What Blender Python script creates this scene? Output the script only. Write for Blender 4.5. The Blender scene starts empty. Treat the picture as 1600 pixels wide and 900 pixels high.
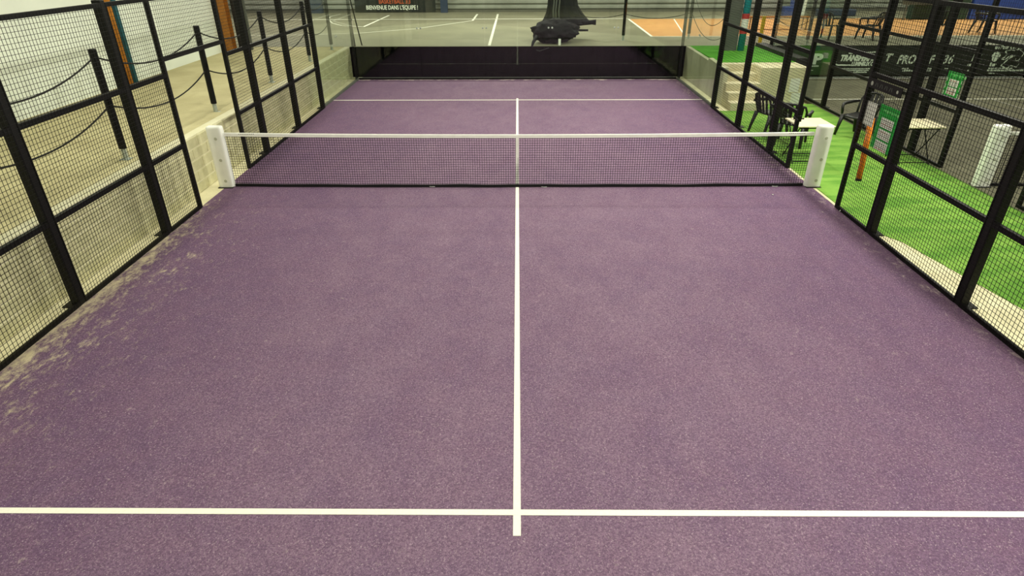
import bpy, math, random
from mathutils import Vector, Matrix, noise
random.seed(7)
SC = bpy.context.scene
COL = SC.collection

# ------------------------------------------------------------------ camera
CAM = dict(loc=(0.0007, -9.993, 3.513), yaw=-0.0098, pitch=0.50384, roll=-0.00402, f=951.9)
def camera():
    cd = bpy.data.cameras.new('camera'); co = bpy.data.objects.new('camera', cd); COL.objects.link(co)
    y, p, r = CAM['yaw'], CAM['pitch'], CAM['roll']
    f = Vector((math.sin(y)*math.cos(p), math.cos(y)*math.cos(p), -math.sin(p)))
    rt = Vector((math.cos(y), -math.sin(y), 0)); up = rt.cross(f)
    r2 = rt*math.cos(r)+up*math.sin(r); u2 = -rt*math.sin(r)+up*math.cos(r)
    m = Matrix.Identity(4)
    for i in range(3):
        m[i][0] = r2[i]; m[i][1] = u2[i]; m[i][2] = -f[i]; m[i][3] = CAM['loc'][i]
    co.matrix_world = m
    cd.sensor_fit = 'HORIZONTAL'; cd.sensor_width = 36; cd.lens = CAM['f']*36/1600
    cd.clip_start = .05; cd.clip_end = 200
    SC.camera = co
camera()
# ------------------------------------------------------------------ world, lights, exposure
w = bpy.data.worlds.new('world'); SC.world = w; w.use_nodes = True
w.node_tree.nodes['Background'].inputs[0].default_value = (.85, .9, .8, 1)
w.node_tree.nodes['Background'].inputs[1].default_value = .05
SC.view_settings.view_transform = 'Standard'; SC.view_settings.look = 'None'
SC.view_settings.gamma = 1; SC.view_settings.use_curve_mapping = False
SC.view_settings.exposure = -0.58
LCOL = (1.0, .99, .83)
def lamp(name, loc, target, size, power, col=LCOL, sizey=None):
    l = bpy.data.lights.new(name, 'AREA'); l.energy = power; l.color = col
    l.shape = 'RECTANGLE'; l.size = size; l.size_y = sizey or size
    o = bpy.data.objects.new(name, l); COL.objects.link(o); o.location = loc
    o.rotation_euler = (Vector(target)-Vector(loc)).to_track_quat('-Z', 'Y').to_euler()
    return o
# flood lights on the masts of the court fences
for yy in (-9.4, 0.0, 6.0):
    for sx in (-1, 1):
        lamp('flood_light', (sx*5.3, yy, 6.2), (-sx*1.0, yy*.55, 0), .45, (170 if sx < 0 else 600)*(1.35 if yy < -5 else 1))
for yy in (-6.5, 0.0, 6.0):
    lamp('flood_light', (8.1, yy, 6.2), (13, yy, 0), .45, 260)
# high bay strip lights under the roof
for (xx, yy) in ((-2.5, -7), (2.5, -7), (-2.5, 1), (2.5, 1), (-2.5, 8), (2.5, 8)):
    lamp('strip_light', (xx, yy, 8.2), (xx, yy, 0), .5, 150, sizey=5)
for (xx, yy) in ((13, -4), (13, 5)):
    lamp('strip_light', (xx, yy, 8.2), (xx, yy, 0), .5, 300, sizey=5)
for (xx, yy) in ((-10, 17), (0, 17), (10, 17), (20, 17)):
    lamp('strip_light', (xx, yy, 8.2), (xx, yy, 0), 4, 1250, sizey=.6)

# ------------------------------------------------------------------ materials
def srgb(h):
    h = h.lstrip('#'); c = [int(h[i:i+2], 16)/255 for i in (0, 2, 4)]
    return tuple((x/12.92 if x <= .04045 else ((x+.055)/1.055)**2.4) for x in c)+(1,)
MATS = {}
def mat(name, col, rough=.6, metal=0, noise_scale=None, amt=.12, bump=0, bscale=60, spec=.5, emit=0):
    m = bpy.data.materials.new(name); m.use_nodes = True; nt = m.node_tree; b = nt.nodes['Principled BSDF']
    c = srgb(col) if isinstance(col, str) else col
    b.inputs['Base Color'].default_value = c; b.inputs['Roughness'].default_value = rough
    b.inputs['Metallic'].default_value = metal; b.inputs['Specular IOR Level'].default_value = spec
    tc = nt.nodes.new('ShaderNodeTexCoord')
    if noise_scale:
        n = nt.nodes.new('ShaderNodeTexNoise'); n.inputs['Scale'].default_value = noise_scale; n.inputs['Detail'].default_value = 6
        r = nt.nodes.new('ShaderNodeValToRGB')
        r.color_ramp.elements[0].position = .3; r.color_ramp.elements[1].position = .7
        r.color_ramp.elements[0].color = tuple(x*(1-amt) for x in c[:3])+(1,)
        r.color_ramp.elements[1].color = tuple(min(1, x*(1+amt)) for x in c[:3])+(1,)
        nt.links.new(tc.outputs['Object'], n.inputs['Vector']); nt.links.new(n.outputs['Fac'], r.inputs['Fac'])
        nt.links.new(r.outputs['Color'], b.inputs['Base Color'])
    if bump:
        n2 = nt.nodes.new('ShaderNodeTexNoise'); n2.inputs['Scale'].default_value = bscale; n2.inputs['Detail'].default_value = 4
        bp = nt.nodes.new('ShaderNodeBump'); bp.inputs['Strength'].default_value = bump; bp.inputs['Distance'].default_value = .02
        nt.links.new(tc.outputs['Object'], n2.inputs['Vector']); nt.links.new(n2.outputs['Fac'], bp.inputs['Height'])
        nt.links.new(bp.outputs['Normal'], b.inputs['Normal'])
    MATS[name] = m
    return m
class NT:
    """tiny node helper"""
    def __init__(s, m): s.t = m.node_tree
    def n(s, kind, **kw):
        o = s.t.nodes.new(kind)
        for k, v in kw.items(): setattr(o, k, v)
        return o
    def link(s, a, b): s.t.links.new(a, b)
    def math(s, op, a, b=None, c=None, clamp=False):
        o = s.t.nodes.new('ShaderNodeMath'); o.operation = op; o.use_clamp = clamp
        for i, v in enumerate((a, b, c)):
            if v is None: continue
            if isinstance(v, (int, float)): o.inputs[i].default_value = v
            else: s.t.links.new(v, o.inputs[i])
        return o.outputs[0]
    def noise(s, vec, scale, detail=4, rough=.55, dist=0):
        o = s.t.nodes.new('ShaderNodeTexNoise'); o.inputs['Scale'].default_value = scale
        o.inputs['Detail'].default_value = detail; o.inputs['Roughness'].default_value = rough; o.inputs['Distortion'].default_value = dist
        s.t.links.new(vec, o.inputs['Vector']); return o.outputs['Fac']
    def ramp(s, v, a, b):
        o = s.t.nodes.new('ShaderNodeMapRange'); o.interpolation_type = 'SMOOTHSTEP'
        o.inputs['From Min'].default_value = a; o.inputs['From Max'].default_value = b
        s.t.links.new(v, o.inputs['Value']); return o.outputs['Result']
    def mix(s, f, a, b):
        o = s.t.nodes.new('ShaderNodeMix'); o.data_type = 'RGBA'
        for sock, v in ((o.inputs[0], f), (o.inputs[6], a), (o.inputs[7], b)):
            if isinstance(v, (int, float)): sock.default_value = v
            elif isinstance(v, tuple): sock.default_value = v
            else: s.t.links.new(v, sock)
        return o.outputs[2]
    def mapping(s, vec, scale):
        o = s.t.nodes.new('ShaderNodeMapping'); o.inputs['Scale'].default_value = scale
        s.t.links.new(vec, o.inputs['Vector']); return o.outputs['Vector']

def purple_turf():
    m = mat('purple_turf', '#6e5570', .95, spec=.15); N = NT(m); b = m.node_tree.nodes['Principled BSDF']
    tc = N.n('ShaderNodeTexCoord'); V = tc.outputs['Object']
    sep = N.n('ShaderNodeSeparateXYZ'); N.link(V, sep.inputs[0]); X, Y = sep.outputs[0], sep.outputs[1]
    fine = N.noise(V, 150, 3, .75)
    big = N.ramp(N.noise(V, .5, 3), .35, .65)
    hue = N.ramp(N.noise(V, 4.5, 4, .6), .3, .7)
    base = N.mix(big, srgb('#5f4567'), srgb('#694e6c'))
    base = N.mix(N.math('MULTIPLY', hue, .5), base, srgb('#75566f'))
    # sand worked into the pile: more of it down the middle of the court than along the sides
    absx = N.math('ABSOLUTE', X)
    mid = N.math('ADD', N.math('MULTIPLY', N.ramp(absx, 4.9, 1.2), .5), .22)
    cloud = N.math('ADD', N.math('MULTIPLY', N.ramp(N.noise(N.mapping(V, (1, .6, 1)), 2.4, 7, .66), .25, .75), .42), .5)
    veil = N.math('MULTIPLY', N.math('MULTIPLY', mid, cloud), N.math('ADD', N.math('MULTIPLY', N.ramp(fine, .36, .62), .8), .35))
    base = N.mix(N.math('MULTIPLY', veil, .95), base, srgb('#9c8496'))
    # pile grain
    grain = N.ramp(N.noise(V, 55, 4, .9), .43, .57)
    base = N.mix(N.math('MULTIPLY', grain, .5), base, srgb('#3d2b43'))
    sp = N.ramp(N.noise(V, 70, 3, .85), .57, .66)
    base = N.mix(N.math('MULTIPLY', sp, .6), base, srgb('#c0acb5'))
    # pale flecks of loose sand in the near half
    patch = N.math('MULTIPLY', N.ramp(Y, .6, -2.2), N.math('ADD', N.math('MULTIPLY', N.ramp(N.noise(V, .55, 3), .40, .60), .7), N.math('MULTIPLY', N.ramp(X, -1.2, -3.4), .5)))
    fl1 = N.ramp(N.noise(N.mapping(V, (1.0, .8, 1)), 14, 7, .78, .3), .58, .68)
    base = N.mix(N.math('MULTIPLY', N.math('MULTIPLY', fl1, patch), N.math('ADD', N.math('MULTIPLY', fine, 1.0), -.1)), base, srgb('#bfae ac'.replace(' ', '')))
    # drift against the left fence, wispy away from it
    wisp = N.noise(N.mapping(V, (1.5, .75, 1)), 7.0, 10, .8, .25)
    drift = N.math('ADD', N.math('MULTIPLY', N.ramp(X, -3.3, -4.7), .10), N.math('MULTIPLY', N.ramp(X, -4.6, -4.98), .14))
    drift = N.math('MULTIPLY', drift, N.ramp(Y, 1.0, -3.2))
    tot = N.math('ADD', N.math('ADD', wisp, drift), N.math('MULTIPLY', N.math('SUBTRACT', fine, .5), .34))
    dm = N.ramp(tot, .60, .84)
    dm = N.math('MULTIPLY', dm, N.ramp(X, -2.9, -4.2))
    base = N.mix(N.math('MULTIPLY', dm, .92), base, srgb('#d2c5a2'))
    # a little sand against the right and the far edges
    drift2 = N.math('MULTIPLY', N.ramp(X, 4.4, 4.95), .13)
    tot2 = N.math('ADD', N.math('ADD', wisp, drift2), N.math('MULTIPLY', N.math('SUBTRACT', fine, .5), .16))
    dm2 = N.math('MULTIPLY', N.ramp(tot2, .64, .80), N.ramp(X, 3.6, 4.7))
    base = N.mix(N.math('MULTIPLY', dm2, .7), base, srgb('#c4b3ae'))
    drift3 = N.math('MULTIPLY', N.ramp(Y, 9.7, 9.95), .2)
    dm3 = N.math('MULTIPLY', N.ramp(N.math('ADD', N.noise(V, 3.3, 6, .7), drift3), .66, .80), N.ramp(Y, 9.6, 9.9))
    base = N.mix(N.math('MULTIPLY', dm3, .7), base, srgb('#d0c0bb'))
    N.link(base, b.inputs['Base Color'])
    bp = N.n('ShaderNodeBump'); bp.inputs['Strength'].default_value = .5; bp.inputs['Distance'].default_value = .01
    N.link(fine, bp.inputs['Height']); N.link(bp.outputs[0], b.inputs['Normal'])
    return m
def green_turf(name, c1, c2):
    m = mat(name, c1, .9, spec=.2); N = NT(m); b = m.node_tree.nodes['Principled BSDF']
    tc = N.n('ShaderNodeTexCoord'); V = tc.outputs['Object']
    f = N.ramp(N.noise(N.mapping(V, (.5, 1.6, 1)), 2.2, 5, .6), .36, .64)
    base = N.mix(f, srgb(c1), srgb(c2))
    g = N.ramp(N.noise(V, 120, 2, .7), .35, .65)
    base = N.mix(N.math('MULTIPLY', g, .25), base, srgb('#2f6a18'))
    N.link(base, b.inputs['Base Color'])
    bp = N.n('ShaderNodeBump'); bp.inputs['Strength'].default_value = .4; bp.inputs['Distance'].default_value = .01
    N.link(g, bp.inputs['Height']); N.link(bp.outputs[0], b.inputs['Normal'])
    return m
def glass_mat():
    m = bpy.data.materials.new('clear_glass'); m.use_nodes = True; nt = m.node_tree; nt.nodes.clear(); N = NT(m)
    out = N.n('ShaderNodeOutputMaterial'); mx = N.n('ShaderNodeMixShader'); fr = N.n('ShaderNodeFresnel'); fr.inputs['IOR'].default_value = 1.5
    tr = N.n('ShaderNodeBsdfTransparent'); tr.inputs[0].default_value = (.93, .965, .93, 1)
    gl = N.n('ShaderNodeBsdfGlossy'); gl.inputs['Roughness'].default_value = .02
    ge = N.n('ShaderNodeNewGeometry')      # same reflection on entering and leaving the pane
    N.link(N.math('MULTIPLY_ADD', ge.outputs['Backfacing'], 1/1.45-1.45, 1.45), fr.inputs['IOR'])
    N.link(fr.outputs[0], mx.inputs[0]); N.link(tr.outputs[0], mx.inputs[1]); N.link(gl.outputs[0], mx.inputs[2]); N.link(mx.outputs[0], out.inputs[0])
    MATS['glass'] = m; return m
def stone_mat(name, c1, c2, sc=1.2, streak=False, rough=.85):
    m = mat(name, c1, rough, spec=.25); N = NT(m); b = m.node_tree.nodes['Principled BSDF']
    tc = N.n('ShaderNodeTexCoord'); V = tc.outputs['Object']
    f = N.ramp(N.noise(N.mapping(V, (1, 1, .3 if streak else 1)), sc, 7, .62), .32, .68)
    base = N.mix(f, srgb(c1), srgb(c2))
    g = N.ramp(N.noise(V, 60, 3, .7), .3, .7); base = N.mix(N.math('MULTIPLY', g, .12), base, srgb('#5a5546'))
    N.link(base, b.inputs['Base Color'])
    bp = N.n('ShaderNodeBump'); bp.inputs['Strength'].default_value = .25; bp.inputs['Distance'].default_value = .01
    N.link(g, bp.inputs['Height']); N.link(bp.outputs[0], b.inputs['Normal'])
    return m
M_PUR = purple_turf()
M_GRN = green_turf('green_turf', '#639435', '#86b04b')
M_GRN2 = green_turf('deep_green_turf', '#4f9a2a', '#63ad38')
M_GLASS = glass_mat()
M_LINE = mat('white_line', '#e9e7d8', .9, noise_scale=60, amt=.05)
M_BLK = mat('black_powder_coat', '#080807', .5, noise_scale=30, amt=.2, spec=.22)
M_WIRE = mat('black_wire', '#0a0b08', .5, spec=.3)
M_NET = mat('black_net_cord', '#0c0a0d', .9)
M_TAPE = mat('white_net_tape', '#fafaf2', .8, noise_scale=9, amt=.06)
M_PAD = mat('white_post_plastic', '#f2f3ea', .5, noise_scale=5, amt=.05)
M_CAP = mat('grey_bolt_cap', '#b9baa8', .5)
M_BLOCK = stone_mat('concrete_block', '#c6c299', '#d9d4ab', 2.5)
M_MORT = stone_mat('mortar', '#e6e1bc', '#ece7c6', 3)
M_CONC = stone_mat('pale_concrete', '#cdc6a2', '#e2dbb8', 1.6)
M_KERB = stone_mat('kerb_concrete', '#d6cfa8', '#e6dfba', 2.0)
M_STAIN = stone_mat('stained_concrete', '#a5a384', '#d0cfb2', .9, True)
M_WALK = stone_mat('walkway_screed', '#c2b88c', '#d6cd9f', .7)
M_WHITE = mat('white_wall', '#e8eee2', .8, noise_scale=1.2, amt=.05)
M_BLACKSHEET = mat('black_sheet', '#060606', .9, noise_scale=4, amt=.3, spec=.02)
M_SPORT = stone_mat('hall_floor', '#7d7a66', '#8f8b76', .5, rough=.5)
M_SPORT2 = stone_mat('hall_floor_light', '#8b8974', '#9b9880', .5, rough=.5)
M_TERRA = mat('terracotta_floor', '#cd965d', .6, noise_scale=2, amt=.08)
M_C2 = stone_mat('charcoal_turf', '#5c5a49', '#6b6956', 1.5, rough=.95)
M_SHEETING = mat('wall_sheeting', '#8d8f84', .5, noise_scale=1.5, amt=.18)
M_CEIL = mat('roof_sheeting', '#8f8f88', .8, noise_scale=.6, amt=.1)
M_ORANGE = mat('orange_paint', '#b0701c', .5, noise_scale=6, amt=.2)
M_TEAL = mat('teal_paint', '#1c6274', .4, noise_scale=6, amt=.1)
M_TURQ = mat('turquoise_paint', '#1d93a8', .4, noise_scale=4, amt=.1)
M_GREYST = mat('grey_steel', '#53574f', .5, noise_scale=4, amt=.12)
M_GALV = mat('galvanised_sleeve', '#a8b0a6', .4, metal=.4, noise_scale=20, amt=.15)
M_ROPE = mat('black_rope', '#15130d', .8, noise_scale=90, amt=.4)
M_CHAIR = mat('black_plastic', '#10110f', .45, noise_scale=8, amt=.15)
M_TABLE = mat('cream_table_top', '#d6cda9', .5, noise_scale=5, amt=.05)
M_SIGN = mat('green_sign', '#15a034', .5, noise_scale=12, amt=.1)
M_PAPER = mat('white_paper', '#dfe0d6', .8, noise_scale=18, amt=.04)
M_INK = mat('grey_ink', '#8f9086', .8)
M_INKR = mat('red_ink', '#a5493a', .8)
M_PALEG = mat('pale_green_ink', '#7cc97a', .7)
M_TUBE = mat('orange_tube', '#f08a1c', .35, noise_scale=14, amt=.08)
M_BAN = mat('black_banner', '#141a14', .6, noise_scale=3, amt=.25)
M_BANG = mat('green_banner', '#284a1c', .6, noise_scale=3, amt=.12)
M_BTXT = mat('banner_lettering', '#f4f8ea', .7)
M_BTXT2 = mat('orange_lettering', '#c05a34', .7)
M_YEL = mat('yellow_paint', '#d3b21c', .5)
M_RED = mat('red_tape', '#b5322f', .6)
M_BLUE = mat('blue_mat', '#1c3f94', .6, noise_scale=3, amt=.12)
M_NAVY = mat('navy_column', '#2a3850', .5, noise_scale=3, amt=.1)
M_DKG = mat('dark_green_mat', '#1d3a2c', .7, noise_scale=3, amt=.2)
M_DRAPE = mat('dark_netting', '#17181a', .9, noise_scale=25, amt=.5, bump=.6, bscale=40)
M_DOOR = mat('black_door', '#15130f', .6, noise_scale=3, amt=.2)

# ------------------------------------------------------------------ mesh helpers
ORG = {}
class MB:
    def __init__(s): s.v = []; s.f = []
    def add(s, vs, fs):
        o = len(s.v); s.v += [tuple(x) for x in vs]; s.f += [tuple(i+o for i in f) for f in fs]; return s
    def box(s, x0, x1, y0, y1, z0, z1):
        vs = [(x, y, z) for z in (z0, z1) for y in (y0, y1) for x in (x0, x1)]
        return s.add(vs, [(0, 2, 3, 1), (4, 5, 7, 6), (0, 1, 5, 4), (2, 6, 7, 3), (0, 4, 6, 2), (1, 3, 7, 5)])
    def bbox(s, x0, x1, y0, y1, z0, z1, b=.01):
        """box with chamfered edges"""
        cx, cy, cz = (x0+x1)/2, (y0+y1)/2, (z0+z1)/2; hx, hy, hz = (x1-x0)/2, (y1-y0)/2, (z1-z0)/2
        idx = {}; vs = []
        for sx in (-1, 1):
            for sy in (-1, 1):
                for sz in (-1, 1):
                    for a in range(3):
                        p = [hx-b, hy-b, hz-b]; p[a] += b
                        idx[(sx, sy, sz, a)] = len(vs); vs.append((cx+sx*p[0], cy+sy*p[1], cz+sz*p[2]))
        fs = []
        for sg in (-1, 1):
            fs.append([idx[(sg, a, c, 0)] for a, c in ((-1, -1), (1, -1), (1, 1), (-1, 1))][::sg])
            fs.append([idx[(a, sg, c, 1)] for a, c in ((-1, -1), (-1, 1), (1, 1), (1, -1))][::sg])
            fs.append([idx[(a, c, sg, 2)] for a, c in ((-1, -1), (1, -1), (1, 1), (-1, 1))][::sg])
        for a in (-1, 1):
            for c in (-1, 1):
                for ax in range(3):
                    o1, o2 = [k for k in range(3) if k != ax]
                    def key(t, w):
                        k = [0, 0, 0]; k[ax] = t; k[o1] = a; k[o2] = c; return idx[(k[0], k[1], k[2], w)]
                    fs.append([key(-1, o1), key(1, o1), key(1, o2), key(-1, o2)])
        for sx in (-1, 1):
            for sy in (-1, 1):
                for sz in (-1, 1): fs.append([idx[(sx, sy, sz, a)] for a in range(3)])
        return s.add(vs, fs)
    def bar(s, a, b, w, h=None, up=(0, 0, 1)):
        """rectangular bar from a to b"""
        h = h or w; a = Vector(a); b = Vector(b); d = (b-a).normalized(); u = Vector(up)
        if abs(d.dot(u)) > .98: u = Vector((0, 1, 0))
        sd = d.cross(u).normalized()*w/2; u = sd.cross(d).normalized()*h/2
        vs = [p+i*sd+j*u for p in (a, b) for i, j in ((-1, -1), (1, -1), (1, 1), (-1, 1))]
        return s.add(vs, [(0, 1, 2, 3), (7, 6, 5, 4), (0, 4, 5, 1), (1, 5, 6, 2), (2, 6, 7, 3), (3, 7, 4, 0)])
    def tube(s, pts, r, n=8, cap=True):
        pts = [Vector(p) for p in pts]; rs = r if isinstance(r, (list, tuple)) else [r]*len(pts)
        o = len(s.v); prev = None
        for i, p in enumerate(pts):
            d = (pts[min(i+1, len(pts)-1)]-pts[max(i-1, 0)]).normalized()
            if prev is None:
                u = Vector((0, 0, 1)) if abs(d.z) < .9 else Vector((1, 0, 0))
                u = (u-d*u.dot(d)).normalized()
            else: u = (prev-d*prev.dot(d)).normalized()
            prev = u; v = d.cross(u)
            for k in range(n):
                a = 2*math.pi*k/n; s.v.append(tuple(p+(u*math.cos(a)+v*math.sin(a))*rs[i]))
        for i in range(len(pts)-1):
            for k in range(n):
                k2 = (k+1) % n; s.f.append((o+i*n+k, o+i*n+k2, o+(i+1)*n+k2, o+(i+1)*n+k))
        if cap:
            s.f.append(tuple(o+k for k in range(n))[::-1]); s.f.append(tuple(o+(len(pts)-1)*n+k for k in range(n)))
        return s
    def disc(s, c, nrm, r, t, n=16):
        c = Vector(c); nrm = Vector(nrm).normalized(); return s.tube([c, c+nrm*t*.7, c+nrm*t], [r, r, r*.75], n)
    def build(s, name, m, parent=None, base=None, smooth=False):
        if parent is not None: org = ORG[parent]
        else:
            if base is None:
                xs, ys, zs = zip(*s.v); base = ((min(xs)+max(xs))/2, (min(ys)+max(ys))/2, min(zs))
            org = Vector(base)
        me = bpy.data.meshes.new(name); me.from_pydata([(x-org[0], y-org[1], z-org[2]) for x, y, z in s.v], [], s.f)
        me.materials.append(m)
        if smooth: me.polygons.foreach_set('use_smooth', [True]*len(me.polygons))
        me.update()
        o = bpy.data.objects.new(name, me); COL.objects.link(o)
        if parent is not None: o.parent = parent
        else: o.location = org
        ORG[o] = org
        return o
def tag(o, label=None, cat=None, group=None, kind=None):
    if label: o['label'] = label
    if cat: o['category'] = cat
    if group: o['group'] = group
    if kind: o['kind'] = kind
    return o
def empty(name, loc, label=None, cat=None, group=None, kind=None):
    o = bpy.data.objects.new(name, None); COL.objects.link(o); o.location = loc; o.empty_display_size = .1
    ORG[o] = Vector(loc); return tag(o, label, cat, group, kind)
def box(name, m, dims, parent=None, b=0):
    mb = MB(); (mb.bbox(*dims, b) if b else mb.box(*dims)); return mb.build(name, m, parent)
def copy_tree(o, parent=None):
    c = o.copy(); COL.objects.link(c); c.parent = parent
    ORG[c] = ORG[o]
    for ch in [x for x in o.children]: copy_tree(ch, c)
    return c
def text(name, s, size, loc, m, parent, rotz=0, shear=0, bold=0, sx=1, tilt=math.pi/2, ext=.002):
    """lettering standing upright (facing -y), loc = lower left corner in the world"""
    cu = bpy.data.curves.new('lettering', 'FONT'); cu.body = s; cu.size = size; cu.shear = shear; cu.offset = bold; cu.extrude = ext
    cu.resolution_u = 3
    t = bpy.data.objects.new('lettering', cu); COL.objects.link(t)
    dg = bpy.context.evaluated_depsgraph_get(); me = bpy.data.meshes.new_from_object(t.evaluated_get(dg))
    bpy.data.objects.remove(t); bpy.data.curves.remove(cu)
    me.materials.clear(); me.materials.append(m)
    R = Matrix.Translation(Vector(loc)-ORG[parent]) @ Matrix.Rotation(rotz, 4, 'Z') @ Matrix.Rotation(tilt, 4, 'X') @ Matrix.Diagonal((sx, 1, 1, 1))
    me.transform(R)
    o = bpy.data.objects.new(name, me); COL.objects.link(o); o.parent = parent; ORG[o] = ORG[parent]
    return o
ZF = .9      # level of the hall floor above the sunken padel courts

# ================================================================== the setting
ctf = box('floor', M_PUR, (-5.0, 5.0, -10.0, 10.0, -.06, 0)); ctf.location = (0, 0, -.06)
for v in ctf.data.vertices: pass
tag(ctf, 'purple sand-dressed artificial turf of the padel court in front', None, kind='structure')
ORG[ctf] = Vector((0, 0, -.06))
def line(x0, x1, y0, y1, parent=ctf, z=0, m=M_LINE, h=.003):
    return box('court_line', m, (x0, x1, y0, y1, z-.002, z+h), parent)
line(-5, 5, -6.975, -6.925); line(-5, 5, 6.925, 6.975); line(-.027, .027, -7.15, -6.976, h=.0031); line(-.027, .027, -6.924, 6.924); line(-.027, .027, 6.976, 7.15)

f = box('floor_base', M_KERB, (-5.5, 8.6, -12, 10.7, -.2, -.065)); tag(f, 'pale concrete slab under the sunken courts', kind='structure')
# concrete strips along the court fence, left in full and right as a wedge beside the turf
f = box('trim_1', M_KERB, (-5.31, -5.0, -11.9, 10.5, -.064, -.002)); tag(f, 'pale concrete kerb between the court and the block wall', kind='structure')
mb = MB(); z = -.004
mb.add([(5.0, -12, -.064), (5.9, -12, -.064), (5.9, -4.6, -.064), (5.2, -1.9, -.064), (5.0, -1.9, -.064), (5.0, -12, z), (5.9, -12, z), (5.9, -4.6, z), (5.2, -1.9, z), (5.0, -1.9, z)],
       [(4, 3, 2, 1, 0), (5, 6, 7, 8, 9), (0, 1, 6, 5), (1, 2, 7, 6), (2, 3, 8, 7), (3, 4, 9, 8), (4, 0, 5, 9)])
f = mb.build('trim_2', M_CONC); tag(f, 'bare concrete strip at the foot of the right fence', kind='structure')
f = box('trim_3', M_KERB, (5.0, 5.31, -1.9, 10.5, -.064, -.006)); tag(f, 'thin kerb strip under the far right fence', kind='structure')
mb = MB(); z = .004
P = [(5.06, -1.9), (5.06, 5.6), (7.72, 5.6), (7.72, -11.9), (6.4, -11.9), (5.75, -4.6), (5.3, -2.3)]
mb.add([(x, y, -.05) for x, y in P]+[(x, y, z) for x, y in P], [tuple(range(7))[::1], tuple(range(13, 6, -1))]+[(i, i+7, (i+1) % 7+7, (i+1) % 7) for i in range(7)])
f = mb.build('floor_passage', M_GRN); tag(f, 'bright green artificial turf passage between the two courts', kind='structure')
f = box('floor_passage_end', M_GRN, (6.26, 7.72, 5.601, 6.38, -.05, .004)); tag(f, 'green turf beside the concrete steps', kind='structure')
c2 = box('floor_court', M_C2, (7.74, 17.75, -10, 10.05, -.06, .001)); tag(c2, 'charcoal artificial turf of the second padel court', kind='structure')
line(7.75, 17.7, 6.925, 6.975, c2, .001); line(12.725, 12.775, -6.9, 6.924, c2, .001); line(12.725, 12.775, 6.976, 7.15, c2, .001); line(7.75, 17.7, 9.97, 10.02, c2, .001)

# hall floor at the upper level
hf = box('floor_hall', M_SPORT, (-20, 30, 10.62, 23.2, .7, ZF)); tag(hf, 'grey sports hall floor beyond the courts', kind='structure')
def hline(pts, w=.06, name='court_line', m=M_LINE, z=ZF):
    mb = MB()
    for a, b in zip(pts, pts[1:]):
        mb.bar((a[0], a[1], z+.002), (b[0], b[1], z+.002), w, .006)
    return mb.build(name, m, hf)
def fl(pts, z0, z1, name, m, parent):
    n = len(pts); mb = MB(); mb.add([(x, y, z0) for x, y in pts]+[(x, y, z1) for x, y in pts], [tuple(range(n))[::-1], tuple(range(n, 2*n))]+[(i, (i+1) % n, (i+1) % n+n, i+n) for i in range(n)])
    return mb.build(name, m, parent)
fl([(4.75, 13.05), (29.9, 13.05), (29.9, 19.4), (4.95, 19.4)], ZF-.01, ZF+.004, 'playing_area', M_TERRA, hf)
fl([(-19.9, 10.64), (4.7, 10.64), (4.7, 13.0), (-3.0, 18.6), (-8.0, 14.5), (-19.9, 14.2)], ZF-.01, ZF+.0035, 'playing_area', M_SPORT2, hf)

# raised walkway on the left: creased covering as real relief
mb = MB(); nx, ny = 36, 190
for j in range(ny+1):
    for i in range(nx+1):
        x = -8.9+i*(3.42/nx); y = -12+j*(22.6/ny)
        c = noise.noise(Vector((x*.9+2.2*noise.noise(Vector((x*.5, y*.4, 3))), y*2.2, 0)))
        h = .02*max(0, 1-abs(c)*5)+.012*noise.noise(Vector((x*.8, y*.8, 7)))
        edge = min(1, (i)/3, (nx-i)/3, j/3, (ny-j)/3)
        mb.v.append((x, y, ZF+h*edge))
for j in range(ny):
    for i in range(nx):
        a = j*(nx+1)+i; mb.f.append((a, a+1, a+nx+2, a+nx+1))
n0 = len(mb.v); mb.box(-8.9, -5.48, -12, 10.6, .7, ZF-.012)
wk = mb.build('floor_walkway', M_WALK, base=(-7.2, -.7, .7), smooth=False)
for pl in wk.data.polygons[:nx*ny]: pl.use_smooth = True
tag(wk, 'beige creased floor of the raised walkway on the left', kind='structure')
# block retaining wall on the left
rw = box('wall_retaining_left', M_MORT, (-5.48, -5.312, -12, 10.6, -.2, ZF)); tag(rw, 'low wall of pale concrete blocks beside the court', kind='structure')
bm = MB().bbox(-.007, .007, -.238, .238, 0, .156, .005); bme = None
for r in range(5):
    y = -6.0-(.25 if r % 2 else 0)
    while y < 10.3:
        if bme is None:
            o = bm.build('block', M_BLOCK, rw); bme = o.data
            for v in bme.vertices: v.co = v.co+ORG[rw]
        else:
            o = bpy.data.objects.new('block', bme); COL.objects.link(o); o.parent = rw
        o.location = Vector((-5.308, y+.25, .003+r*.18))-ORG[rw]
        y += .5
# black sheet wall at the far end of the court
mb = MB(); nx2, nz2 = 90, 8
for k in range(nz2+1):
    for i in range(nx2+1):
        x = -5.2+i*(10.5/nx2); zz = -.06+k*(ZF+.07)/nz2
        mb.v.append((x, 10.46+.02*noise.noise(Vector((x*1.3, zz*2, 1)))+(.012*noise.noise(Vector((x*5, zz*3, 2)))), zz+(.008*noise.noise(Vector((x*2, 0, 5))) if k == nz2 else 0)))
for k in range(nz2):
    for i in range(nx2):
        a = k*(nx2+1)+i; mb.f.append((a, a+1, a+nx2+2, a+nx2+1))
mb.box(-5.48, 5.5, 10.5, 10.62, -.2, ZF-.002)
o = mb.build('wall_retaining_back', M_BLACKSHEET); tag(o, 'black sheeted low wall behind the far glass', kind='structure')
o = box('wall_retaining_second', M_BLACKSHEET, (7.45, 18.5, 10.52, 10.62, -.2, ZF-.003)); tag(o, 'dark low wall behind the second court', kind='structure')
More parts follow.
